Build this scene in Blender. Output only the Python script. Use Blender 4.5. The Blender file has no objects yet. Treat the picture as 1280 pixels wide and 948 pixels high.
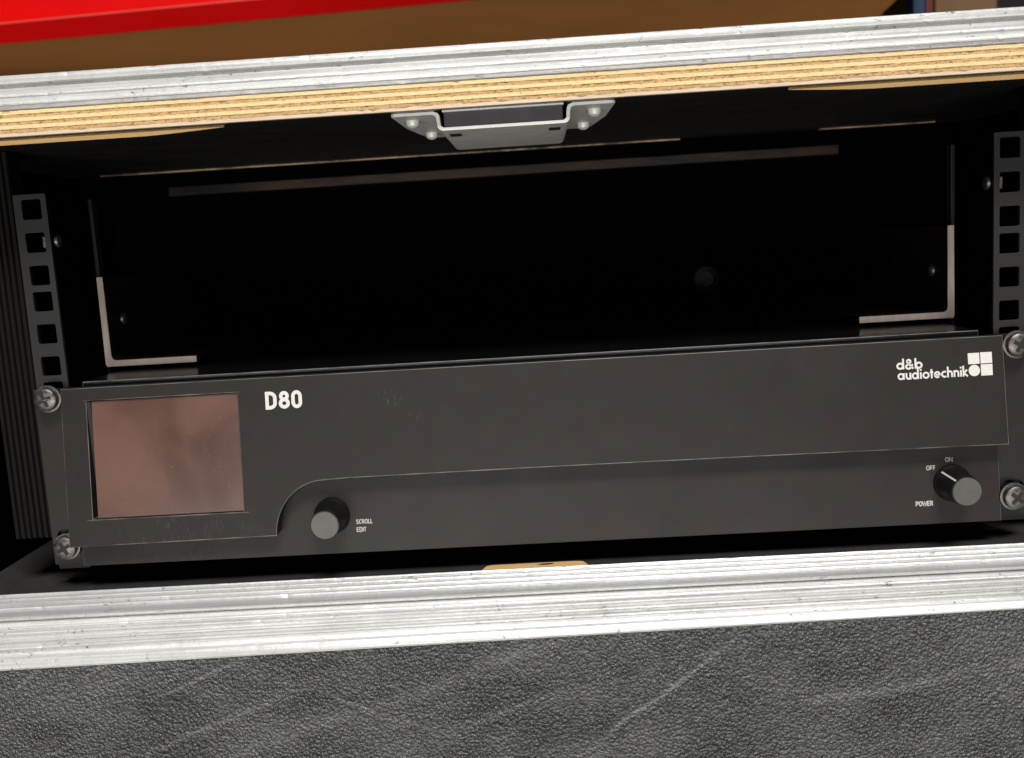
import bpy, bmesh, math, random
from mathutils import Vector, Matrix
from mathutils.geometry import tessellate_polygon
random.seed(7)
MM = 0.001
scene = bpy.context.scene
COL = scene.collection

# ------------------------------------------------------------------ camera
cam_d = bpy.data.cameras.new('camera')
cam = bpy.data.objects.new('camera', cam_d); COL.objects.link(cam)
R_ = Vector((0.99785556, 0.02422699, -0.06080564)); U_ = Vector((0.05691232, 0.13771713, 0.98883516))
F_ = Vector((-0.03233048, 0.99017526, -0.13604299))
M = Matrix((R_, U_, -F_)).transposed().to_4x4()
M.translation = Vector((9.407, -482.72, 142.157)) * MM
cam.matrix_world = M
cam_d.sensor_width = 36; cam_d.lens = 36 * 1250 / 1280
cam_d.clip_start = 0.02; cam_d.clip_end = 60
cam_d.dof.use_dof = True; cam_d.dof.focus_distance = 0.475; cam_d.dof.aperture_fstop = 16
scene.camera = cam

# ------------------------------------------------------------------ light
w = bpy.data.worlds.new('World'); scene.world = w; w.use_nodes = True
bg = w.node_tree.nodes['Background']
bg.inputs[0].default_value = (1.0, 0.93, 0.86, 1); bg.inputs[1].default_value = 0.05
def area(name, loc, target, size, sy, power, col):
    d = bpy.data.lights.new(name, 'AREA'); d.shape = 'RECTANGLE'; d.size = size; d.size_y = sy
    d.energy = power; d.color = col
    o = bpy.data.objects.new(name, d); COL.objects.link(o)
    o.location = loc
    o.rotation_euler = (Vector(target) - Vector(loc)).to_track_quat('-Z', 'Y').to_euler()
    return o
area('hall_lamp', (0.30, -1.55, 2.1), (0, 0, 0.1), 1.0, 0.6, 88, (1.0, 0.975, 0.94))
area('floor_bounce', (-0.1, -1.7, -0.35), (0, 0, 0.12), 1.6, 0.7, 23, (1.0, 0.96, 0.92))
vs = scene.view_settings
vs.view_transform = 'Standard'; vs.look = 'None'; vs.exposure = 0; vs.gamma = 1
scene.render.engine = 'CYCLES'

# ------------------------------------------------------------------ materials
class NT:
    def __init__(s, name):
        s.m = bpy.data.materials.new(name); s.m.use_nodes = True
        s.t = s.m.node_tree; s.b = s.t.nodes['Principled BSDF']
        s.co = s.t.nodes.new('ShaderNodeTexCoord')
    def n(s, typ, **kw):
        x = s.t.nodes.new('ShaderNode' + typ)
        for k, v in kw.items(): setattr(x, k, v)
        return x
    def l(s, a, b): s.t.links.new(a, b)
    def mapping(s, scale=(1, 1, 1), rot=(0, 0, 0), loc=(0, 0, 0)):
        m = s.n('Mapping'); s.l(s.co.outputs['Object'], m.inputs[0])
        m.inputs['Scale'].default_value = scale; m.inputs['Rotation'].default_value = rot; m.inputs['Location'].default_value = loc
        return m.outputs[0]
    def noise(s, vec, scale, detail=4, rough=.55, dist=0):
        x = s.n('TexNoise'); s.l(vec, x.inputs['Vector']); x.inputs['Scale'].default_value = scale
        x.inputs['Detail'].default_value = detail; x.inputs['Roughness'].default_value = rough; x.inputs['Distortion'].default_value = dist
        return x.outputs[0]
    def ramp(s, fac, stops, interp='LINEAR'):
        x = s.n('ValToRGB'); s.l(fac, x.inputs[0]); x.color_ramp.interpolation = interp
        e = x.color_ramp.elements
        while len(e) < len(stops): e.new(.5)
        for el, (p, c) in zip(e, stops):
            el.position = p; el.color = (c, c, c, 1) if isinstance(c, (int, float)) else (*c, 1)
        return x.outputs[0]
    def mix(s, fac, a, b, mode='MIX'):
        x = s.n('MixRGB', blend_type=mode)
        for i, v in ((0, fac), (1, a), (2, b)):
            if isinstance(v, (int, float)): x.inputs[i].default_value = v if i == 0 else (v, v, v, 1)
            elif isinstance(v, tuple): x.inputs[i].default_value = (*v, 1)
            else: s.l(v, x.inputs[i])
        return x.outputs[0]
    def math(s, op, a, b=0, c=None):
        x = s.n('Math', operation=op)
        for i, v in ((0, a), (1, b)) + (((2, c),) if c is not None else ()):
            if isinstance(v, (int, float)): x.inputs[i].default_value = v
            else: s.l(v, x.inputs[i])
        return x.outputs[0]
    def bump(s, h, strength=.3, dist=.0005, prev=None):
        x = s.n('Bump'); s.l(h, x.inputs['Height']); x.inputs['Strength'].default_value = strength; x.inputs['Distance'].default_value = dist
        if prev is not None: s.l(prev, x.inputs['Normal'])
        s.l(x.outputs[0], s.b.inputs['Normal']); return x.outputs[0]
    def set(s, **kw):
        names = dict(base='Base Color', rough='Roughness', metal='Metallic', spec='Specular IOR Level', coat='Coat Weight', coatr='Coat Roughness')
        for k, v in kw.items():
            i = s.b.inputs[names[k]]
            if isinstance(v, (int, float)): i.default_value = v
            elif isinstance(v, tuple): i.default_value = (*v, 1)
            else: s.l(v, i)
        return s.m

MAT = {}
# powder coated amplifier metal
t = NT('amp_black'); v = t.mapping()
sp = t.noise(v, 2600, 2, .6); blot = t.noise(v, 22, 3, .5); dust = t.noise(v, 900, 2, .7)
hue = t.n('TexNoise'); t.l(v, hue.inputs['Vector']); hue.inputs['Scale'].default_value = 75; hue.inputs['Detail'].default_value = 2
c = t.mix(blot, (.0122, .0098, .0086), (.0176, .0143, .0126))
c = t.mix(.30, c, t.mix(1.0, c, hue.outputs['Color'], 'OVERLAY'))
c = t.mix(t.ramp(dust, [(.74, 0), (.80, .35)]), c, (.12, .11, .10))
sx = t.n('SeparateXYZ'); t.l(v, sx.inputs[0])
def spot(x, z, r):
    a = t.math('DIVIDE', t.math('SUBTRACT', sx.outputs['X'], x), r); b_ = t.math('DIVIDE', t.math('SUBTRACT', sx.outputs['Z'], z), r * .8)
    return t.math('MAXIMUM', t.math('SUBTRACT', 1, t.math('ADD', t.math('MULTIPLY', a, a), t.math('MULTIPLY', b_, b_))), 0)
sk = t.ramp(t.noise(t.mapping((1500, 1, 170), (0, .12, 0)), 1, 3, .6), [(.58, 0), (.72, .8)])
mk = t.math('ADD', spot(-.0665, .0715, .0075), t.math('ADD', spot(-.0555, .0625, .005), t.math('MULTIPLY', spot(-.17, .0145, .045), .35)))
c = t.mix(t.math('MULTIPLY', sk, mk), c, (.17, .16, .145))
t.bump(sp, .25, .00012)
MAT['amp'] = t.set(base=c, rough=t.ramp(blot, [(.3, .44), (.7, .54)]), spec=.27)
t = NT('amp_chassis'); t.bump(t.noise(t.mapping(), 1500, 2), .1, .0001); MAT['chassis'] = t.set(base=(.004, .004, .004), rough=.22, spec=.35)
t = NT('worn_edge_glint'); MAT['worn_glint'] = t.set(base=t.mix(t.ramp(t.noise(t.mapping((40, 40, 40)), 2, 4), [(.35, 0), (.65, 1)]), (.05, .047, .043), (.17, .16, .145)), rough=.45)  # pale bevel colour: edge highlight painted in, together with wear
# print
t = NT('white_print'); MAT['print'] = t.set(base=t.mix(t.noise(t.mapping(), 900, 3), (.50, .485, .46), (.66, .64, .61)), rough=.55)
t = NT('grey_print'); MAT['print_small'] = t.set(base=(.40, .385, .36), rough=.55)
# display
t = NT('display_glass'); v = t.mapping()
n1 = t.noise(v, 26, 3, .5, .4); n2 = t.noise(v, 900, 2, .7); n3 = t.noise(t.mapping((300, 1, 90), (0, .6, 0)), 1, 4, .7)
c = t.mix(t.ramp(n1, [(.25, 0), (.75, 1)], 'EASE'), (.070, .037, .029), (.118, .057, .041))  # warm brown is the room's reflection, put into the base colour
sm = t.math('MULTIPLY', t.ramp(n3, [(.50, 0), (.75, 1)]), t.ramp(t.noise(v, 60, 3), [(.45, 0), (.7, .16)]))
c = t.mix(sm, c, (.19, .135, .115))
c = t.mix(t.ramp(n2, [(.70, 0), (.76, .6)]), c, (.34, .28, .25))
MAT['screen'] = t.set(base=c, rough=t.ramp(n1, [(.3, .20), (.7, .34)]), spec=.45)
# knobs
t = NT('knob_black'); MAT['knob'] = t.set(base=(.006, .006, .006), rough=.42, spec=.35)
t = NT('knob_cap'); v = t.mapping(); MAT['cap'] = t.set(base=t.mix(t.noise(v, 300, 4), (.060, .060, .053), (.092, .092, .081)), rough=.45, spec=.4)
# zinc screws
t = NT('zinc'); v = t.mapping(); n1 = t.noise(v, 500, 4, .6); t.bump(n1, .35, .0003)
MAT['zinc'] = t.set(base=t.mix(n1, (.045, .042, .040), (.23, .215, .205)), rough=t.ramp(n1, [(.3, .30), (.7, .55)]), metal=.9)
t = NT('dark_recess'); MAT['recess'] = t.set(base=(.008, .007, .007), rough=.7)
# aluminium
def alu(name, c0, c1, rough):
    t = NT(name)
    st = t.noise(t.mapping((3.0, 420, 420)), 2, 6, .7)
    blot = t.noise(t.mapping((22, 90, 90)), 1.6, 5, .65)
    fleck = t.noise(t.mapping((210, 380, 300), (.1, .5, 0)), 1, 3, .6, 1.2)
    fine = t.noise(t.mapping((500, 900, 900)), 1.5, 3, .7)
    grime = t.noise(t.mapping((9, 30, 30)), 1.3, 3, .6)
    c = t.mix(t.ramp(st, [(.3, 0), (.7, 1)]), c0, c1)
    c = t.mix(t.ramp(blot, [(.42, 0), (.70, .40)]), c, (.40, .395, .39))
    c = t.mix(t.ramp(fine, [(.55, 0), (.75, .4)]), c, (.25, .25, .25))
    fm = t.math('MULTIPLY', t.ramp(fleck, [(.64, 0), (.70, .9)]), t.ramp(grime, [(.40, .12), (.58, 1)]))
    c = t.mix(fm, c, (.09, .085, .085))
    h = t.math('ADD', t.math('MULTIPLY', st, .5), t.math('ADD', t.math('MULTIPLY', fleck, -.7), t.math('MULTIPLY', blot, .4)))
    t.bump(h, .45, .0005)
    return t.set(base=c, rough=t.ramp(st, [(.3, rough - .08), (.7, rough + .1)]), metal=.4)
MAT['alu'] = alu('aluminium', (.50, .505, .505), (.74, .745, .735), .42)
MAT['alu_dark'] = None
t = NT('black_extrusion'); MAT['alu_dark'] = t.set(base=t.mix(t.noise(t.mapping((300, 300, 4)), 1, 3), (.0022, .002, .0019), (.006, .0056, .0052)), rough=.55, spec=.1)
# rail
t = NT('rail_steel'); v = t.mapping(); t.bump(t.noise(v, 1500, 2), .2, .0001)
MAT['rail'] = t.set(base=t.mix(t.noise(v, 60, 3), (.0085, .008, .0074), (.0145, .0134, .0122)), rough=.5, spec=.35)
# black laminate
t = NT('black_laminate'); v = t.mapping(); n1 = t.noise(v, 40, 4)
sc = t.noise(t.mapping((300, 12, 12), (0, 0, .4)), 2, 4, .7)
MAT['lam'] = t.set(base=t.mix(t.ramp(sc, [(.68, 0), (.78, .5)]), t.mix(n1, (.012, .012, .0115), (.022, .021, .020)), (.07, .066, .06)), rough=t.ramp(n1, [(.3, .3), (.7, .45)]), spec=.45)
t = NT('floor_laminate'); v = t.mapping(); n1 = t.noise(v, 55, 5, .65)
sc = t.noise(t.mapping((90, 260, 90), (0, 0, .5)), 1.5, 4, .7)
c = t.mix(n1, (.014, .014, .014), (.045, .042, .038))
MAT['floor'] = t.set(base=t.mix(t.ramp(sc, [(.62, 0), (.75, .6)]), c, (.17, .16, .145)), rough=.5)
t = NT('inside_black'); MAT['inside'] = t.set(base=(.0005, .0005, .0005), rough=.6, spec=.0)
# wood
def wood(name, a, b, pit, dens):
    t = NT(name); v = t.mapping((28, 900, 900)); g = t.noise(v, 1.6, 6, .65, .4)
    p = t.noise(t.mapping((420, 700, 1100)), 1.4, 4, .75, .6); big = t.noise(t.mapping((14, 40, 40)), 1, 3)
    c = t.mix(t.ramp(g, [(.25, 0), (.75, 1)]), a, b)
    c = t.mix(t.ramp(big, [(.4, 0), (.7, .35)]), c, tuple(x * .72 for x in b))
    c = t.mix(t.ramp(p, [(dens, 0), (dens + .08, .8)]), c, pit)
    t.bump(t.math('ADD', g, p), .5, .0005)
    return t.set(base=c, rough=.65, spec=.3)
MAT['ply_long'] = wood('ply_long_grain', (.68, .49, .24), (.84, .65, .35), (.36, .21, .09), .58)
MAT['ply_end'] = wood('ply_end_grain', (.40, .235, .10), (.64, .42, .19), (.10, .055, .025), .52)
MAT['ply_veneer'] = wood('ply_veneer', (.56, .43, .30), (.68, .55, .40), (.25, .16, .1), .68)
MAT['bare'] = wood('bare_wood', (.58, .33, .12), (.70, .45, .20), (.28, .15, .06), .68)
MAT['bare_strip'] = wood('bare_wood_strip', (.80, .50, .20), (.90, .62, .28), (.45, .25, .1), .7)
MAT['bare_pale'] = wood('bare_wood_pale', (.80, .58, .30), (.88, .68, .38), (.45, .28, .12), .7)
MAT['batten'] = wood('batten_wood', (.032, .015, .008), (.060, .030, .015), (.02, .012, .008), .55)
t = NT('patchy_edge'); n1 = t.noise(t.mapping((26, 60, 60)), 1.5, 4, .7)
MAT['patchy'] = t.set(base=t.mix(t.ramp(n1, [(.38, 0), (.60, 1)]), (.03, .02, .012), (.46, .33, .19)), rough=.6)
t = NT('patchy_batten'); n1 = t.noise(t.mapping((11, 30, 60)), 1.5, 4, .7)
MAT['patchy_batten'] = t.set(base=t.mix(t.ramp(n1, [(.40, 0), (.66, 1)]), (.002, .0015, .001), (.034, .014, .006)), rough=.5, spec=.2)
# galvanised bracket
t = NT('galvanised'); v = t.mapping(); n1 = t.noise(v, 160, 5, .6); t.bump(t.noise(v, 700, 3), .2, .0002)
MAT['galv'] = t.set(base=t.mix(n1, (.62, .62, .58), (.80, .80, .76)), rough=t.ramp(n1, [(.3, .36), (.7, .52)]), metal=.15)
t = NT('bracket_steel'); v = t.mapping((400, 400, 60)); n1 = t.noise(v, 1, 4)
MAT['steel'] = t.set(base=t.mix(n1, (.40, .33, .29), (.66, .58, .52)), rough=.45, metal=.4)
t = NT('bracket_face'); MAT['steel_dark'] = t.set(base=(.008, .006, .0055), rough=.45, spec=.25)
t = NT('window_plastic'); MAT['window'] = t.set(base=t.mix(t.noise(t.mapping((120, 30, 30)), 1.2, 3), (.055, .052, .058), (.10, .095, .105)), rough=.22)
# black pebbled panel
t = NT('pebbled_vinyl'); v = t.mapping()
wv = t.n('TexNoise'); t.l(v, wv.inputs['Vector']); wv.inputs['Scale'].default_value = 160; wv.inputs['Detail'].default_value = 2
dv = t.n('VectorMath', operation='MULTIPLY_ADD'); t.l(wv.outputs['Color'], dv.inputs[0]); dv.inputs[1].default_value = (.0011,) * 3; t.l(v, dv.inputs[2])
vo = t.n('TexVoronoi', feature='SMOOTH_F1'); t.l(dv.outputs[0], vo.inputs['Vector']); vo.inputs['Scale'].default_value = 690; vo.inputs['Smoothness'].default_value = .5
vo2 = t.n('TexVoronoi', feature='F1'); t.l(dv.outputs[0], vo2.inputs['Vector']); vo2.inputs['Scale'].default_value = 1400
fine = t.noise(v, 1900, 3, .6); blot = t.noise(t.mapping((9, 9, 16), (0, .5, 0)), 2.2, 4, .6)
h = t.math('ADD', t.math('MULTIPLY', vo.outputs['Distance'], -1.0), t.math('ADD', t.math('MULTIPLY', vo2.outputs['Distance'], -.35), t.math('MULTIPLY', fine, .25)))
t.bump(h, 1.0, .0015)
c = t.mix(t.ramp(h, [(-0.0, 0), (.35, 1)]), (.040, .042, .041), (.275, .277, .258))
c = t.mix(t.ramp(blot, [(.38, 0), (.72, .32)]), c, (.20, .205, .195))
fibre = t.noise(v, 600, 2, .5)
for (ang, off, wd, amt) in ((.62, -.086, .0016, .42), (.36, -.013, .0020, .3), (.24, -.066, .0030, .26), (.50, .062, .0016, .22), (.16, -.093, .0035, .25), (.55, -.135, .0022, .35), (.42, .02, .0012, .3), (.30, -.04, .0045, .22), (-.35, -.09, .0011, .3), (.68, .115, .0014, .35)):
    mp = t.mapping((1, 1, 1), (0, ang, 0)); sx = t.n('SeparateXYZ'); t.l(mp, sx.inputs[0])
    wob = t.math('MULTIPLY', t.math('SUBTRACT', t.noise(t.mapping((8, 8, 8)), 2, 2), .5), .012)
    d = t.math('ABSOLUTE', t.math('ADD', t.math('ADD', sx.outputs['Z'], wob), -off))
    mk = t.math('SUBTRACT', 1, t.math('DIVIDE', d, wd)); mk = t.math('MAXIMUM', mk, 0)
    along = t.ramp(t.noise(t.mapping((6, 6, 6), (0, 0, 0), (off * 90, 0, 0)), 2.5, 2), [(.45, 0), (.6, 1)])
    mk = t.math('MULTIPLY', t.math('MULTIPLY', mk, along), t.math('MULTIPLY', fibre, amt * 1.5))
    c = t.mix(mk, c, (.36, .36, .35))
MAT['vinyl'] = t.set(base=c, rough=t.ramp(blot, [(.3, .24), (.7, .36)]), spec=.9)
# background
t = NT('red_paint'); v = t.mapping(); MAT['red'] = t.set(base=t.mix(t.noise(v, 8, 3), (.66, .0006, .0006), (.80, .001, .001)), rough=.4, spec=.3)
t = NT('red_edge_glint'); MAT['red_edge_glint'] = t.set(base=t.mix(t.noise(t.mapping(), 12, 3), (.78, .03, .02), (.85, .09, .07)), rough=.4)  # lighter red paints the highlight along the rounded edges
t = NT('brown_board'); v = t.mapping((1.5, 1, 7)); MAT['brown'] = t.set(base=t.mix(t.noise(v, 2.2, 5, .6, .5), (.100, .038, .010), (.175, .076, .020)), rough=.8, spec=.08)
t = NT('dark_wall'); MAT['darkwall'] = t.set(base=t.mix(t.noise(t.mapping(), 3, 3), (.02, .015, .012), (.035, .025, .02)), rough=.8)
t = NT('blue_paint'); MAT['blue'] = t.set(base=t.mix(t.noise(t.mapping(), 10, 2), (.008, .025, .075), (.012, .036, .10)), rough=.5)
t = NT('maroon'); MAT['maroon'] = t.set(base=t.mix(t.noise(t.mapping(), 10, 2), (.09, .01, .008), (.12, .015, .01)), rough=.5)
t = NT('cardboard'); MAT['card'] = t.set(base=t.mix(t.noise(t.mapping((3, 3, 1)), 4, 4), (.10, .05, .02), (.22, .12, .05)), rough=.75)

# ------------------------------------------------------------------ builders (millimetres in, metres out)
def link(name, me, mat, parent=None, smooth=None):
    o = bpy.data.objects.new(name, me); COL.objects.link(o)
    if mat is not None: me.materials.append(mat)
    o.parent = parent
    if smooth:
        for p in me.polygons: p.use_smooth = True
        if smooth is not True:
            me.set_sharp_from_angle(angle=math.radians(smooth))
    return o
def mesh(name, bm):
    bmesh.ops.recalc_face_normals(bm, faces=bm.faces)
    me = bpy.data.meshes.new(name); bm.to_mesh(me); bm.free(); return me
def add_box(bm, x0, x1, y0, y1, z0, z1):
    V = [bm.verts.new((x * MM, y * MM, z * MM)) for x in (x0, x1) for y in (y0, y1) for z in (z0, z1)]
    for f in ((0, 1, 3, 2), (4, 6, 7, 5), (0, 4, 5, 1), (2, 3, 7, 6), (0, 2, 6, 4), (1, 5, 7, 3)):
        bm.faces.new([V[i] for i in f])
def bevel(o, wd, seg=2, ang=35):
    m = o.modifiers.new('bevel', 'BEVEL'); m.width = wd * MM; m.segments = seg; m.limit_method = 'ANGLE'; m.angle_limit = math.radians(ang)
    return o
def worn_glint(o, wd, mat):  # bevel faces get a lighter colour as a painted highlight
    o.data.materials.append(mat); o.modifiers['bevel'].width = wd * MM; o.modifiers['bevel'].material = 1
    return o
def box(name, mat, parent, x0, x1, y0, y1, z0, z1, bev=0):
    bm = bmesh.new(); add_box(bm, x0, x1, y0, y1, z0, z1)
    o = link(name, mesh(name, bm), mat, parent)
    if bev: bevel(o, bev)
    return o
def holed(bm, outer, holes, front, back):
    """outline with holes in x,z; front(x,z) and back(x,z) give y"""
    loops = [outer] + list(holes)
    flat = [q for L in loops for q in L]
    tris = tessellate_polygon([[Vector((x, z, 0)) for x, z in L] for L in loops])
    A = [bm.verts.new((x * MM, front(x, z) * MM, z * MM)) for x, z in flat]
    B = [bm.verts.new((x * MM, back(x, z) * MM, z * MM)) for x, z in flat]
    for tr in tris:
        bm.faces.new([A[i] for i in tr]); bm.faces.new([B[i] for i in reversed(tr)])
    k = 0
    for L in loops:
        n = len(L)
        for i in range(n):
            a, b = k + i, k + (i + 1) % n
            bm.faces.new((A[a], A[b], B[b], B[a]))
        k += n
def rrect(x0, x1, z0, z1, r, n=4):
    out = []
    for cx, cz, a in ((x1 - r, z1 - r, 0), (x0 + r, z1 - r, 90), (x0 + r, z0 + r, 180), (x1 - r, z0 + r, 270)):
        for i in range(n + 1):
            q = math.radians(a + 90 * i / n); out.append((cx + r * math.cos(q), cz + r * math.sin(q)))
    return out
def extrude_x(name, mat, parent, prof, xs, smooth=None, jit=0, nick=0, taper=None):
    """closed y,z profile swept along x"""
    bm = bmesh.new(); rings = []
    for x in xs:
        dy, dz = random.uniform(-jit, jit), random.uniform(-jit, jit)
        ring = []; hit = random.random() < nick; cy, cz = random.choice(prof); rad = random.uniform(1.2, 2.5); dep = random.uniform(.15, .45)
        for y, z in prof:
            if taper and z < -17.3: z = -17.3 + (z + 17.3) * taper(x)
            k = dep * max(0, 1 - math.hypot(y - cy, z - cz) / rad) if hit else 0
            ring.append(bm.verts.new((x * MM, (y + dy + k) * MM, (z + dz - k * .6) * MM)))
        rings.append(ring)
    n = len(prof)
    for a, b in zip(rings, rings[1:]):
        for i in range(n): bm.faces.new((a[i], a[(i + 1) % n], b[(i + 1) % n], b[i]))
    bm.faces.new(rings[0]); bm.faces.new(list(reversed(rings[-1])))
    return link(name, mesh(name, bm), mat, parent, smooth)
def lathe(bm, prof, seg=40, axis='y', c=(0, 0, 0), flute=0):
    """prof: (radius, along) pairs; revolved round an axis through c"""
    rings = []
    for r, a in prof:
        ring = []
        for i in range(seg):
            q = 2 * math.pi * i / seg
            rr = r * (1 - flute * (i % 2))
            u, v = rr * math.cos(q), rr * math.sin(q)
            if axis == 'y': p = (c[0] + u, c[1] + a, c[2] + v)
            elif axis == 'z': p = (c[0] + u, c[1] + v, c[2] + a)
            else: p = (c[0] + a, c[1] + u, c[2] + v)
            ring.append(bm.verts.new([k * MM for k in p]))
        rings.append(ring)
    for a, b in zip(rings, rings[1:]):
        for i in range(seg): bm.faces.new((a[i], a[(i + 1) % seg], b[(i + 1) % seg], b[i]))
    bm.faces.new(rings[0]); bm.faces.new(list(reversed(rings[-1])))
def turned(name, mat, parent, prof, c, axis='y', seg=40, smooth=30, flute=0):
    bm = bmesh.new(); lathe(bm, prof, seg, axis, c, flute)
    return link(name, mesh(name, bm), mat, parent, smooth)
def empty(name, loc, label, cat, group=None):
    o = bpy.data.objects.new(name, None); COL.objects.link(o); o.empty_display_size = .02
    o['label'] = label; o['category'] = cat
    if group: o['group'] = group
    return o          # stays at the origin; parts are modelled in place
def tag(o, label, cat, group=None):
    o['label'] = label; o['category'] = cat
    if group: o['group'] = group
    return o

# ------------------------------------------------------------------ the flight case
XL, XR = -300, 300
case = empty('flight_case', None, 'open black flight case with aluminium edging and raw plywood top edge, holding the amplifier', 'flight case')
UNDER = 200.3
YB = 170
box('top_board', MAT['lam'], case, XL, XR, -40.5, YB, UNDER, 210.9)
zs = [UNDER + .15 + i * 1.54 for i in range(8)]
kinds = ['ply_veneer', 'ply_end', 'ply_long', 'ply_end', 'ply_long', 'ply_end', 'ply_long']
for i in range(7):
    bm = bmesh.new(); n = 260; rows = []
    proud = {'ply_long': -43.2, 'ply_end': -42.95, 'ply_veneer': -42.8}[kinds[i]]
    for k in range(n + 1):
        x = XL + (XR - XL) * k / n
        y = proud + random.uniform(-.10, .10) + (random.uniform(.1, .4) if random.random() < .08 else 0)
        rows.append([bm.verts.new((x * MM, yy * MM, zz * MM)) for yy, zz in ((y, zs[i]), (y + random.uniform(-.06, .06), zs[i + 1] - .02), (-40.6, zs[i + 1] - .02), (-40.6, zs[i]))])
    for a, b in zip(rows, rows[1:]):
        for j in range(4): bm.faces.new((a[j], a[(j + 1) % 4], b[(j + 1) % 4], b[j]))
    bm.faces.new(rows[0]); bm.faces.new(list(reversed(rows[-1])))
    link('ply', mesh('ply', bm), MAT[kinds[i]], case)
# stopped strips of bare wood below the front edge
for x0, x1, s, zz in ((-299, -124, 1, 0.2), (299, 121, -1, -.2)):
    bm = bmesh.new(); rows = []; n = 60
    for k in range(n + 1):
        f = k / n; x = x0 + (x1 - x0) * f
        d = max(0, 1 - ((f - .80) / .20) ** 1.3) if f > .80 else 1
        h = 1.75 * d + .05; jy = random.uniform(-.06, .06)
        rows.append([bm.verts.new((x * MM, yy * MM, z * MM)) for yy, z in ((-38.6 + jy, UNDER - 1.0), (-38.6 + jy, UNDER - 1.0 - h), (-37.6, UNDER - 1.0 - h), (-36.8, UNDER + .05))])
    for a, b in zip(rows, rows[1:]):
        for j in range(4): bm.faces.new((a[j], a[(j + 1) % 4], b[(j + 1) % 4], b[j]))
    bm.faces.new(rows[0]); bm.faces.new(list(reversed(rows[-1])))
    link('bare_wood_strip', mesh('bare_wood_strip', bm), MAT['bare_strip'], case)
xs_alu = [XL - 4 + (608) * k / 320 + random.uniform(-.5, .5) for k in range(321)]
prof = [(-12, 226.2), (-42.6, 226.2), (-43.9, 225.8), (-44.6, 224.9), (-44.8, 223.6), (-44.7, 222.4), (-44.2, 221.8), (-43.0, 221.6), (-42.4, 221.2), (-42.6, 220.8),
        (-43.7, 220.5), (-43.8, 218.0), (-44.3, 217.8), (-44.4, 217.4), (-44.3, 217.0), (-43.8, 216.8), (-43.8, 214.9), (-44.9, 214.6), (-45.1, 214.0), (-44.9, 213.4), (-43.9, 213.1),
        (-43.8, 211.9), (-43.4, 211.5), (-41.0, 211.4), (-41.0, 223.5), (-12, 223.5)]
extrude_x('top_extrusion', MAT['alu'], case, prof, xs_alu, 18, .03, .35)
# floor, sides, back
box('bottom_board', MAT['floor'], case, XL, XR, -12.5, 240, -26, -17.6)
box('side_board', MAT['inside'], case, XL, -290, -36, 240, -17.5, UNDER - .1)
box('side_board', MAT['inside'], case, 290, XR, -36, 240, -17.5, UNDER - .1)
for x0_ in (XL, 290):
    box('rear_filler', MAT['inside'], case, x0_, x0_ + 10, 179, 240.5, UNDER - .05, 216)  # filler extending the side boards upward, closes off the rear gap
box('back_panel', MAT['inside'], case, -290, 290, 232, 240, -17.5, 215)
box('rear_light_strip', MAT['patchy'], case, -270, 104, YB - .2, YB + 3, UNDER - .75, UNDER - .01)  # pale strips stand in for light coming through the rear gap
box('rear_light_strip', MAT['patchy'], case, 190, 262, YB - 6, YB - 3, UNDER - .7, UNDER - .01)
box('cross_batten', MAT['patchy_batten'], case, -228, 205, 173, 185, 184.6, 190.6, .6)
# bottom edging
prof = [(-10.8, -20)]
for k in range(4):
    y0 = -10.9 - 6.6 * k
    prof += [(y0, -16.9), (y0 - .7, -16.05), (y0 - 1.5, -15.95), (y0 - 2.0, -16.5), (y0 - 2.3, -17.2), (y0 - 6.3, -17.2)]
prof += [(-39.2, -17.0), (-41.8, -16.9), (-42.6, -17.3), (-42.5, -18.0), (-40.6, -18.4), (-40.6, -19.3), (-42.9, -19.4), (-43.2, -20.6), (-44.2, -20.9), (-44.5, -21.3), (-44.2, -21.7), (-43.3, -22.0), (-43.4, -22.7),
         (-45.2, -22.9), (-45.8, -23.4), (-45.7, -23.9), (-44.6, -24.2), (-44.5, -25.6), (-45.8, -25.9), (-46.4, -26.4), (-46.2, -26.9), (-45.0, -27.2), (-44.9, -28.6), (-46.2, -28.9), (-46.8, -29.4), (-46.6, -29.9),
         (-45.4, -30.2), (-45.4, -32.2), (-46.2, -33.0), (-47.6, -33.7), (-48.6, -35.2), (-49.2, -36.8), (-49.0, -37.6), (-48.2, -38.0), (-44, -38.0), (-40, -37.5), (-40, -20)]
TAP = lambda x: .97 - (x + 16) * .29 / 472
extrude_x('bottom_extrusion', MAT['alu'], case, prof, xs_alu, 18, .03, .35, TAP)
bm = bmesh.new(); add_box(bm, XL, XR, -48.7, -41.2, -330, -37.8)
for vtx in bm.verts:
    if vtx.co.z > -.1: vtx.co.z = (-17.3 - 20.55 * TAP(vtx.co.x / MM)) * MM
pan = link('front_panel', mesh('front_panel', bm), MAT['vinyl'], case)
pan['label'] = 'black pebbled vinyl panel with pale scuffs below the aluminium edge'
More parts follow.
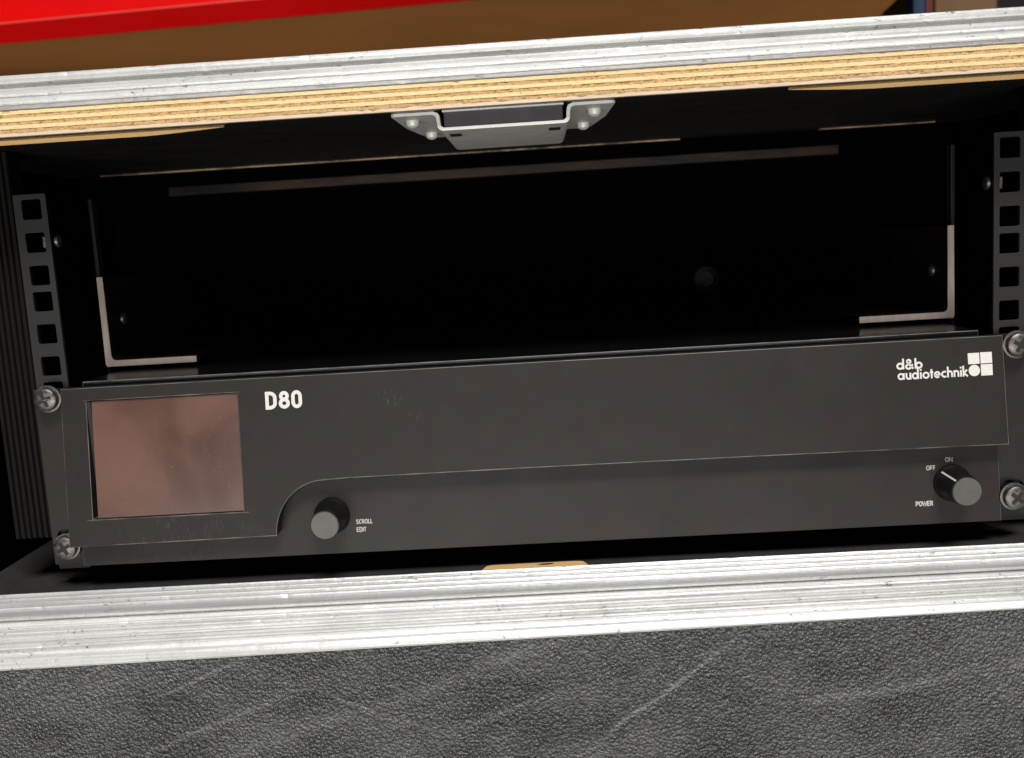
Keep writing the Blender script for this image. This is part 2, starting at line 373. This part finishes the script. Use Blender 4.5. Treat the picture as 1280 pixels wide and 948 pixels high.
# bare slot in the floor behind the bottom edging
bm = bmesh.new()
pts = [(-26 + 52 * k / 20, 0) for k in range(21)]
rows = []
for k in range(27):
    f = k / 26; x = -26.5 + 52 * f; d = min(1, (max(0, 1 - abs(2 * f - 1) ** 14)) ** .5) + .02
    rows.append([bm.verts.new((x * MM, y * MM, z * MM)) for y, z in ((-9.6, -17.55), (-8.8, -16.9), (-8.8 + 6.4 * d, -16.75), (-8.6 + 6.6 * d, -17.55))])
for a, b in zip(rows, rows[1:]):
    for j in range(4): bm.faces.new((a[j], a[(j + 1) % 4], b[(j + 1) % 4], b[j]))
bm.faces.new(rows[0]); bm.faces.new(list(reversed(rows[-1])))
slot = link('bare_wood_inlay', mesh('bare_wood_inlay', bm), MAT['bare'], case)
bm = bmesh.new()
q = [(0.5, -5.2), (3, -3.9), (7.5, -3.7), (9.2, -5.0), (5, -5.9)]
A = [bm.verts.new((x * MM, y * MM, -16.68 * MM)) for x, y in q]; B = [bm.verts.new((x * MM, y * MM, -17.4 * MM)) for x, y in q]
bm.faces.new(A); bm.faces.new(list(reversed(B)))
for i in range(5): bm.faces.new((A[i], A[(i + 1) % 5], B[(i + 1) % 5], B[i]))
link('nick', mesh('nick', bm), MAT['recess'], slot)
# ribbed black uprights
for s in (-1, 1):
    out = []; x = 242.6
    for k in range(7):
        out += [(x, 3.6), (x + .5, 2.2), (x + 1.3, 2.2), (x + 1.8, 3.6)]; x += 2.95
    out += [(x, 3.6), (x, 14), (242.6, 14)]
    bm = bmesh.new()
    a = [bm.verts.new((s * px * MM, py * MM, 8 * MM)) for px, py in out]; b = [bm.verts.new((s * px * MM, py * MM, 199.5 * MM)) for px, py in out]
    n = len(out)
    for i in range(n): bm.faces.new((a[i], a[(i + 1) % n], b[(i + 1) % n], b[i]))
    bm.faces.new(a); bm.faces.new(list(reversed(b)))
    link('ribbed_upright', mesh('ribbed_upright', bm), MAT['alu_dark'], case)
# rack rails with square holes
HZ = [171.45, 155.575, 139.7, 127, 111.125, 95.25, 82.55, 66.675, 50.8, 38.1, 22.225, 6.35]
for s in (-1, 1):
    bm = bmesh.new()
    xa, xb = sorted((s * 225.2, s * 241.2))
    holes = [list(reversed(rrect(s * 232.6 - 4.7, s * 232.6 + 4.7, z - 4.7, z + 4.7, .8, 3))) for z in HZ]
    holed(bm, rrect(xa, xb, -8, 178.8, .6, 2), holes, lambda x, z: 0, lambda x, z: 2)
    fa, fb = sorted((s * 225.2, s * 227.2))
    rail = link('rack_rail', mesh('rack_rail', bm), MAT['rail'], case); bevel(rail, .35, 2)
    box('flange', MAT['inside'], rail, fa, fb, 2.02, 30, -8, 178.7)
    bo = turned('bolt', MAT['zinc'], rail, [(0.1, 1.0), (1.8, 1.1), (2.9, 1.6), (3.3, 2.4), (3.3, 3.0)], (0, 0, 0), 'x', 24)
    for vtx in bo.data.vertices:
        px, py, pz = vtx.co
        vtx.co = ((s * (221.9) + s * px / MM) * MM, py + 6.2 * MM, pz + 155.9 * MM)
    bo.data.update()
    ca, cb = sorted((s * 228.4, s * 231.2))
    box('bolt_shank', MAT['zinc'], rail, ca, cb, 4, 9, 152.6, 158.6, .5)
# L shaped support brackets with their screws and the dark side plates
for s in (-1, 1):
    P = [(224.6, 88.7), (176.0, 88.7), (176.0, 91.9), (219.6, 91.9), (221.2, 92.6), (221.8, 94.2), (221.8, 136.6), (224.9, 136.6), (225.2, 90.2)]
    bm = bmesh.new(); holed(bm, [(s * x, z) for x, z in P], [], lambda x, z: 45.6, lambda x, z: 165)
    br = link('support_bracket', mesh('support_bracket', bm), MAT['steel_dark'], case)
    br['label'] = 'L shaped support bracket with bare metal front end'
    bm = bmesh.new(); holed(bm, [(s * x, z) for x, z in P], [], lambda x, z: 45.0, lambda x, z: 45.58)
    link('cut_end', mesh('cut_end', bm), MAT['steel'], br)
    so = turned('screw', MAT['zinc'], br, [(.1, 0), (2.2, .3), (3.2, 1.2), (3.4, 2.2)], (0, 0, 0), 'x', 20)
    for vtx in so.data.vertices:
        px, py, pz = vtx.co
        vtx.co = (s * (219.6 * MM + px), py + 66 * MM, pz + 113 * MM)
    so.data.update()
    pa, pb = sorted((s * 229.6, s * 231.6))
    box('side_plate', MAT['rail'], case, pa, pb, 60, 66, 80, 178.5, .3)
# fixing on the dark back panel
bk = turned('cable_gland', MAT['rail'], case, [(9.5, 4), (9.5, -2), (8.6, -4), (5.6, -5), (5.2, -2)], (127, 228, 108), 'y', 28)
# hat shaped latch bracket under the top board
lat = bpy.data.objects.new('latch_bracket', None); COL.objects.link(lat); lat.parent = case; lat.empty_display_size = .01
lat['label'] = 'riveted galvanised hat shaped bracket under the top board'
zt, th = UNDER - .15, 1.3
prof = []
xo, xi = -2, None
half, hw = 29.0, 48.8
o1 = [(-hw, zt), (-hw, zt - th), (-half - 2.2, zt - th), (-half - .8, zt - th - .5), (-half - .2, zt - th - 1.6), (-half + .2, zt - 6.8), (-half + 1.0, zt - 7.9), (-half + 2.4, zt - 8.4)]
o2 = [(half - 2.4, zt - 8.4), (half - 1.0, zt - 7.9), (half - .2, zt - 6.8), (half + .2, zt - th - 1.6), (half + .8, zt - th - .5), (half + 2.2, zt - th), (hw, zt - th), (hw, zt)]
i2 = [(half + 1.4, zt), (half - 0.6, zt - .8), (half - 1.2, zt - 2), (half - 1.6, zt - 6.2), (half - 2.8, zt - 7.1)]
i1 = [(-x, z) for x, z in reversed(i2)]
pts = o1 + o2 + i2 + i1
bm = bmesh.new()
# cut the wings' far outer corners by tapering the far end
def ring(y, wing):
    return [bm.verts.new(((xo + (math.copysign(min(abs(x), wing), x))) * MM, y * MM, z * MM)) for x, z in pts]
rings = [ring(-36.5, hw - 1.2), ring(-35.5, hw), ring(10, hw - 1.0), ring(52, hw - 6), ring(57, hw - 9)]
n = len(pts)
for a, b in zip(rings, rings[1:]):
    for i in range(n): bm.faces.new((a[i], a[(i + 1) % n], b[(i + 1) % n], b[i]))
bm.faces.new(rings[0]); bm.faces.new(list(reversed(rings[-1])))
link('hat_channel', mesh('hat_channel', bm), MAT['galv'], lat, 35)
box('window', MAT['window'], lat, xo - half + 3.0, xo + half - 3.0, -35.2, 40, zt - 6.9, zt - .6, .3)
box('window_rim', MAT['galv'], lat, xo - half + 2.6, xo + half - 2.6, -37.0, -34, zt - .55, zt + .1)
def riv(x, y): return turned('rivet', MAT['galv'], lat, [(.1, -3.4), (1.4, -3.2), (2.6, -2.4), (3.0, -1.2), (3.0, 0)], (x, y, zt - th), 'z', 20)
for x, y in ((-43.6, -19), (-40.4, 34), (38.8, -19), (36.2, 34)): riv(x, y)
for x in (-24.5, 20.5):
    box('slot', MAT['recess'], lat, x - 2.6, x + 2.6, -22, -12, zt - 8.7, zt - 8.2)

# ------------------------------------------------------------------ the amplifier
amp = empty('amplifier', None, 'black rack power amplifier with square display and two round knobs', 'amplifier')
def fy(x, z): return -7.0 - (84.3 - z) * 10 / 76
def ly(x, z): return -5.0 - (33 - z) * 4 / 38
worn_glint(box('chassis', MAT['chassis'], amp, -219, 219, 2.2, 226, -3.5, 86.3, .5), .3, MAT['worn_glint'])
# fascia
curve = [(-124.0, 8.2)]
for k in range(1, 15):
    a = math.pi - math.pi / 2 * k / 14
    curve.append((-100.0 + 24.0 * math.cos(a), 8.2 + 25.4 * math.sin(a)))
outer = [(-226, 84.3), (-226, 7.6)] + curve + [(-88, 34.0), (0, 34.1), (110, 33.7), (226.6, 33.0), (226.3, 84.3)]
disp = [(-213.6, 77.9), (-139.3, 77.9), (-139.3, 20.6), (-213.6, 20.6)]
bm = bmesh.new(); holed(bm, outer, [disp], fy, lambda x, z: -1.2)
fas = bevel(link('front_fascia', mesh('front_fascia', bm), MAT['amp'], amp), .35, 2)
bm = bmesh.new(); lo = [(-224, 60), (-224, -4.3), (225.3, -5.2), (225.3, 60)]
holed(bm, lo, [], lambda x, z: max(ly(x, z), -5.5) if z > 40 else ly(x, z), lambda x, z: -.8)
low = bevel(link('lower_panel', mesh('lower_panel', bm), MAT['amp'], amp), .35, 2)
worn_glint(fas, .22, MAT['worn_glint']); worn_glint(low, .16, MAT['worn_glint'])
def bead(path, r, parent):
    bm = bmesh.new(); rings = []
    for i, (x, z) in enumerate(path):
        a = path[max(0, i - 1)]; b = path[min(len(path) - 1, i + 1)]
        d = math.dist(a, b); nx, nz = -(b[1] - a[1]) / d, (b[0] - a[0]) / d
        rings.append([bm.verts.new(((x + nx * r * math.cos(q)) * MM, (fy(x, z) + .12 - r * math.sin(q)) * MM, (z + nz * r * math.cos(q)) * MM)) for q in [k * math.pi / 3 for k in range(6)]])
    for a, b in zip(rings, rings[1:]):
        for k in range(6): bm.faces.new((a[k], a[(k + 1) % 6], b[(k + 1) % 6], b[k]))
    bm.faces.new(rings[0]); bm.faces.new(list(reversed(rings[-1])))
    return link('glint_bead', mesh('glint_bead', bm), MAT['worn_glint'], parent, True)  # bead added in a pale colour to draw the highlight line
bead([(-225.6, 7.9)] + [(x - .2, z + .25) for x, z in curve] + [(-88, 34.3), (0, 34.4), (110, 34.0), (226.2, 33.3)], .26, fas)
bead([(-215.5, 78.15), (-137.6, 78.15)], .22, fas); bead([(-216.5, 20.3), (-137, 20.3)], .26, fas)
# rack ears with oblong slots
SC = [(-232.6, 80.0), (233.0, 79.6), (-232.2, 5.6), (231.4, 6.4)]
for s in (-1, 1):
    bm = bmesh.new(); xa, xb = sorted((s * 222, s * 241.2))
    hs = [list(reversed(rrect(min(s * 228.2, s * 238.6), max(s * 228.2, s * 238.6), z - 3.6, z + 3.6, 3.5, 6))) for z in (80.4, 9.4)]
    holed(bm, [(xa, -4.6), (xb, -4.6), (xb, 84.3), (xa, 84.3)], hs, lambda x, z: -3.2, lambda x, z: -.4)
    bevel(link('rack_ear', mesh('rack_ear', bm), MAT['amp'], amp), .3, 2)
# display
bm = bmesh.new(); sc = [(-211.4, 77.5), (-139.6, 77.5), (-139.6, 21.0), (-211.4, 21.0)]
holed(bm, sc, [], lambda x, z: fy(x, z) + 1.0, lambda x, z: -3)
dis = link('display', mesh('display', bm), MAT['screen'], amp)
box('display_edge', MAT['recess'], dis, -213.4, -211.45, -8.2, -3, 21, 77.5)
# knobs
def knob(name, x, z, line):
    y0 = ly(x, z)
    k = turned(name, MAT['knob'], amp, [(8.9, .4), (8.9, -1.2), (8.6, -1.8), (8.3, -2.2), (7.1, -16.6), (6.9, -17.0), (.2, -17.0)], (x, y0, z), 'y', 64)
    turned('cap', MAT['cap'], k, [(6.65, -16.5), (6.65, -17.5), (6.4, -17.8), (.2, -17.75)], (x, y0, z), 'y', 56)
    if line:
        a = math.radians(133); ca, sa = math.cos(a), math.sin(a); bm = bmesh.new(); P = []
        for r, yy in ((8.45, -2.4), (7.22, -16.4)):
            for d in (-.42, .42):
                for rr in (r - .4, r + .10):
                    P.append(bm.verts.new(((x + rr * ca - d * sa) * MM, (y0 + yy) * MM, (z + rr * sa + d * ca) * MM)))
        for f in ((0, 1, 3, 2), (4, 6, 7, 5), (0, 4, 5, 1), (2, 3, 7, 6), (1, 5, 7, 3), (0, 2, 6, 4)): bm.faces.new([P[i] for i in f])
        link('pointer_line', mesh('pointer_line', bm), MAT['print'], k)
    return k
knob('scroll_knob', -98.6, 14.2, False)
knob('power_knob', 202.6, 14.2, True)
# rack screws
def screw(x, z, y, turn):
    s = turned('screw', MAT['zinc'], amp, [(3.0, 9), (3.0, 1.2), (6.6, 1.2), (6.6, .2), (5.7, .1), (5.7, -1.9), (5.4, -2.7), (4.6, -3.2), (3.0, -3.45), (.2, -3.5)], (x, y, z), 'y', 36)
    bm = bmesh.new(); a = math.radians(turn)
    star = []
    for i in range(4):
        b = a + i * math.pi / 2
        for r, d in ((1.35, -45), (3.7, -15), (3.7, 15)):
            t_ = b + math.radians(d); star.append((x + r * math.cos(t_), z + r * math.sin(t_)))
    holed(bm, star, [], lambda px, pz: y - 3.62 + ((px - x) ** 2 + (pz - z) ** 2) * .014, lambda px, pz: y - 2)
    link('cross_recess', mesh('cross_recess', bm), MAT['recess'], s)
screw(-232.6, 80.0, -7.6, 20); screw(233.0, 79.6, -7.6, 60); screw(-232.2, 5.6, -7.6, 28); screw(231.4, 6.4, -9.2, 50)
for x, z, y in ((231.4, 6.4, -7.4),):
    turned('spacer_washer', MAT['chassis'], amp, [(5.2, 0), (5.2, 4.6), (3.2, 4.6)], (x, y - .2, z), 'y', 28)

# lettering: strokes cut as thin raised ribbons
def arc(cx, cy, rx, ry, a0, a1, n=12):
    return [(cx + rx * math.cos(math.radians(a0 + (a1 - a0) * i / n)), cy + ry * math.sin(math.radians(a0 + (a1 - a0) * i / n))) for i in range(n + 1)]
def ell(cx, cy, rx, ry): return arc(cx, cy, rx, ry, 0, 360, 24)
# glyphs: width, strokes; capitals 1 high
CAPS = {
 'D': (.50, [[(.09, 0), (.09, 1), (.2, 1)] + arc(.2, .72, .22, .28, 90, 0, 6) + arc(.2, .28, .22, .28, 0, -90, 6) + [(.09, 0)]]),
 '8': (.50, [ell(.25, .745, .155, .19), ell(.25, .275, .185, .235)]),
 '0': (.50, [arc(.25, .72, .165, .28, 0, 180, 12) + arc(.25, .28, .165, .28, 180, 360, 12) + [(.415, .72)]]),
 'S': (.45, [arc(.22, .75, .15, .2, 20, 250, 10) + arc(.22, .26, .16, .22, 80, -160, 10)]),
 'C': (.48, [arc(.27, .5, .19, .46, 50, 310, 14)]),
 'R': (.48, [[(.08, 0), (.08, .96), (.22, .96)] + arc(.22, .73, .16, .23, 90, -90, 8) + [(.08, .5)], [(.22, .5), (.42, 0)]]),
 'O': (.54, [ell(.27, .5, .20, .46)]),
 'L': (.38, [[(.08, 1), (.08, .05), (.36, .05)]]),
 'E': (.42, [[(.36, .95), (.08, .95), (.08, .05), (.36, .05)], [(.08, .5), (.33, .5)]]),
 'I': (.18, [[(.09, 0), (.09, 1)]]),
 'T': (.40, [[(.02, .95), (.38, .95)], [(.2, .95), (.2, 0)]]),
 'N': (.54, [[(.08, 0), (.08, 1), (.44, 0), (.44, 1)]]),
 'F': (.40, [[(.08, 0), (.08, .95), (.35, .95)], [(.08, .5), (.32, .5)]]),
 'P': (.46, [[(.08, 0), (.08, .96), (.22, .96)] + arc(.22, .71, .17, .25, 90, -90, 8) + [(.08, .46)]]),
 'W': (.70, [[(.04, 1), (.2, 0), (.35, .9), (.5, 0), (.66, 1)]]),
 ' ': (.3, []),
}
BOLD = {
 'D': (.60, [[(.11, 0), (.11, 1), (.22, 1)] + arc(.22, .70, .23, .30, 90, 0, 6) + arc(.22, .30, .23, .30, 0, -90, 6) + [(.11, 0)]]),
 '8': (.54, [ell(.25, .765, .135, .225), ell(.25, .265, .165, .255)]),
 '0': (.50, [arc(.25, .70, .155, .30, 0, 180, 12) + arc(.25, .30, .155, .30, 180, 360, 12) + [(.405, .70)]]),
}
X = .31
LOW = {
 'a': (.74, [ell(.33, X, .235, .245), [(.6, .01), (.6, .62)]]),
 'b': (.74, [ell(.41, X, .235, .245), [(.13, .0), (.13, 1.0)]]),
 'd': (.74, [ell(.33, X, .235, .245), [(.6, .0), (.6, 1.0)]]),
 'u': (.60, [[(.11, .62), (.11, .26)] + arc(.29, .26, .18, .2, 180, 360, 10) + [(.47, .62)], [(.49, 0), (.49, .62)]]),
 'i': (.25, [[(.125, 0), (.125, .62)], [(.125, .76), (.125, .92)]]),
 'o': (.70, [ell(.35, X, .25, .245)]),
 't': (.36, [[(.18, 0), (.18, .86)], [(.02, .56), (.34, .56)]]),
 'e': (.68, [[(.11, X - .01), (.58, X - .01)] + arc(.345, X, .235, .245, 0, 315, 18)]),
 'c': (.56, [arc(.345, X, .235, .245, 50, 310, 14)]),
 'h': (.60, [[(.11, 0), (.11, 1.0)], [(.11, .3)] + arc(.295, .36, .185, .2, 180, 0, 10) + [(.48, 0)]]),
 'n': (.60, [[(.11, 0), (.11, .62)], [(.11, .3)] + arc(.295, .36, .185, .2, 180, 0, 10) + [(.48, 0)]]),
 'k': (.54, [[(.11, 0), (.11, 1.0)], [(.46, .62), (.15, .32), (.50, 0)]]),
 '&': (.78, [[(.70, .02), (.22, .62)] + arc(.34, .70, .15, .16, 215, -35, 12) + [(.20, .38)] + arc(.30, .22, .20, .19, 130, 330, 10) + [(.66, .44)]]),
}
def ribbon(bm, pts, wd, to3, lift):
    pts = [q for i, q in enumerate(pts) if i == 0 or math.dist(q, pts[i - 1]) > 1e-4]
    n = len(pts); closed = n > 3 and math.dist(pts[0], pts[-1]) < 1e-4
    if closed: pts = pts[:-1]; n -= 1
    Ls = []; Rs = []
    for i in range(n):
        a = pts[i - 1] if (i > 0 or closed) else None
        b = pts[(i + 1) % n] if (i < n - 1 or closed) else None
        p = pts[i]
        def dirn(u, v):
            d = math.dist(u, v) or 1e-6; return ((v[0] - u[0]) / d, (v[1] - u[1]) / d)
        d1 = dirn(a, p) if a else dirn(p, b); d2 = dirn(p, b) if b else d1
        n1, n2 = (-d1[1], d1[0]), (-d2[1], d2[0])
        m = (n1[0] + n2[0], n1[1] + n2[1]); ml = math.hypot(*m) or 1e-6; m = (m[0] / ml, m[1] / ml)
        k = min(1 / max(.35, m[0] * n1[0] + m[1] * n1[1]), 2.2) * wd / 2
        Ls.append((p[0] + m[0] * k, p[1] + m[1] * k)); Rs.append((p[0] - m[0] * k, p[1] - m[1] * k))
    VL = [bm.verts.new(to3(*q, lift)) for q in Ls]; VR = [bm.verts.new(to3(*q, lift)) for q in Rs]
    for i in range(n if closed else n - 1):
        j = (i + 1) % n; bm.faces.new((VL[i], VR[i], VR[j], VL[j]))
def text(s, font, x0, z0, height, width, wd, surf, mat, parent, name='lettering', cap=True):
    """width = finished width in mm; wd = stroke in mm"""
    tot = sum(font[c][0] for c in s)
    sx = width / tot; bm = bmesh.new(); x = 0; lift = .06
    for c in s:
        w_, strokes = font[c]
        for st in strokes:
            q = [((x + a) * sx, wd / 2 + b * (height - wd)) if cap else ((x + a) * sx, b * height) for a, b in st]
            ribbon(bm, q, wd, lambda u, v, l: (( x0 + u) * MM, (surf(x0 + u, z0 + v) - l) * MM, (z0 + v) * MM), lift); lift += .006
        x += w_
    me = bpy.data.meshes.new(name); 
    for f in bm.faces: f.normal_update()
    for f in bm.faces:
        if f.normal.y > 0: f.normal_flip()
    bm.to_mesh(me); bm.free()
    return link(name, me, mat, parent)
text('D80', BOLD, -126.2, 68.9, 8.6, 18.5, 1.7, fy, MAT['print'], fas)
text('d&b', LOW, 176.0, 71.0, 5.0, 12.4, .88, fy, MAT['print'], fas, cap=False)
text('audiotechnik', LOW, 176.3, 66.1, 5.0, 33.0, .80, fy, MAT['print'], fas, cap=False)
text('SCROLL', CAPS, -87.0, 9.3, 2.5, 8.2, .40, ly, MAT['print_small'], low)
text('EDIT', CAPS, -87.0, 5.4, 2.5, 4.9, .40, ly, MAT['print_small'], low)
text('ON', CAPS, 199.8, 24.2, 2.5, 3.8, .40, ly, MAT['print_small'], low)
text('OFF', CAPS, 190.6, 20.7, 2.5, 4.6, .40, ly, MAT['print_small'], low)
text('POWER', CAPS, 184.9, 3.5, 2.7, 8.4, .50, ly, MAT['print_small'], low)
def patch(name, pts):
    bm = bmesh.new(); holed(bm, pts, [], lambda x, z: fy(x, z) - .08, lambda x, z: fy(x, z) + .1)
    return link(name, mesh(name, bm), MAT['print'], fas)
patch('logo_square', [(209.6, 71.65), (214.95, 71.65), (214.95, 76.8), (209.6, 76.8)])
patch('logo_square', [(215.4, 71.7), (220.8, 71.7), (220.8, 76.9), (215.4, 76.9)])
patch('logo_square', [(215.4, 66.0), (220.8, 66.0), (220.8, 71.25), (215.4, 71.25)])
patch('logo_disc', [(212.3 + 2.65 * math.cos(i * math.pi / 20), 68.6 + 2.65 * math.sin(i * math.pi / 20)) for i in range(40)])

# ------------------------------------------------------------------ behind the case
# red steel beam
prof = [(6, -1), (-10, 20.5), (-2, 42.0), (8, 90), (60, 90), (60, 24)]
bm = bmesh.new(); ends = []
for (x, y) in ((-1300, 866), (500, 684)):
    ends.append([bm.verts.new(((x) * MM, (y + a) * MM, (427 + b) * MM)) for a, b in prof])
n = len(prof)
for i in range(n): bm.faces.new((ends[0][i], ends[0][(i + 1) % n], ends[1][(i + 1) % n], ends[1][i]))
bm.faces.new(ends[0]); bm.faces.new(list(reversed(ends[1])))
tag(worn_glint(bevel(link('red_beam', mesh('red_beam', bm), MAT['red']), 1.5, 3, 15), 1.5, MAT['red_edge_glint']), 'glossy red painted beam running behind the case at top left', 'beam')
bm = bmesh.new(); q = [(-1800, -700), (375, -700), (375, 310), (575, 480), (575, 1200), (-1800, 1200)]
holed(bm, q, [], lambda x, z: 1000, lambda x, z: 1018)
tag(link('brown_board', mesh('brown_board', bm), MAT['brown']), 'plain brown board standing behind the case', 'board')
wl = box('wall', MAT['darkwall'], None, -4000, 4000, 2200, 2300, -1500, 2600); wl['kind'] = 'structure'
def post(name, x0, x1, y, mat, label, cat):
    return tag(box(name, mat, None, x0, x1, y, y + 30, -700, 900, 2), label, cat)
post('blue_post', 581, 599, 1060, MAT['blue'], 'narrow blue upright post behind the case at top right', 'post')
post('red_post', 601, 612, 1064, MAT['maroon'], 'thin dark red upright beside the blue post', 'post')
tag(box('cardboard_box', MAT['card'], None, 617, 708, 1070, 1300, -700, 900, 4), 'tan cardboard box at the far top right behind the case', 'box')
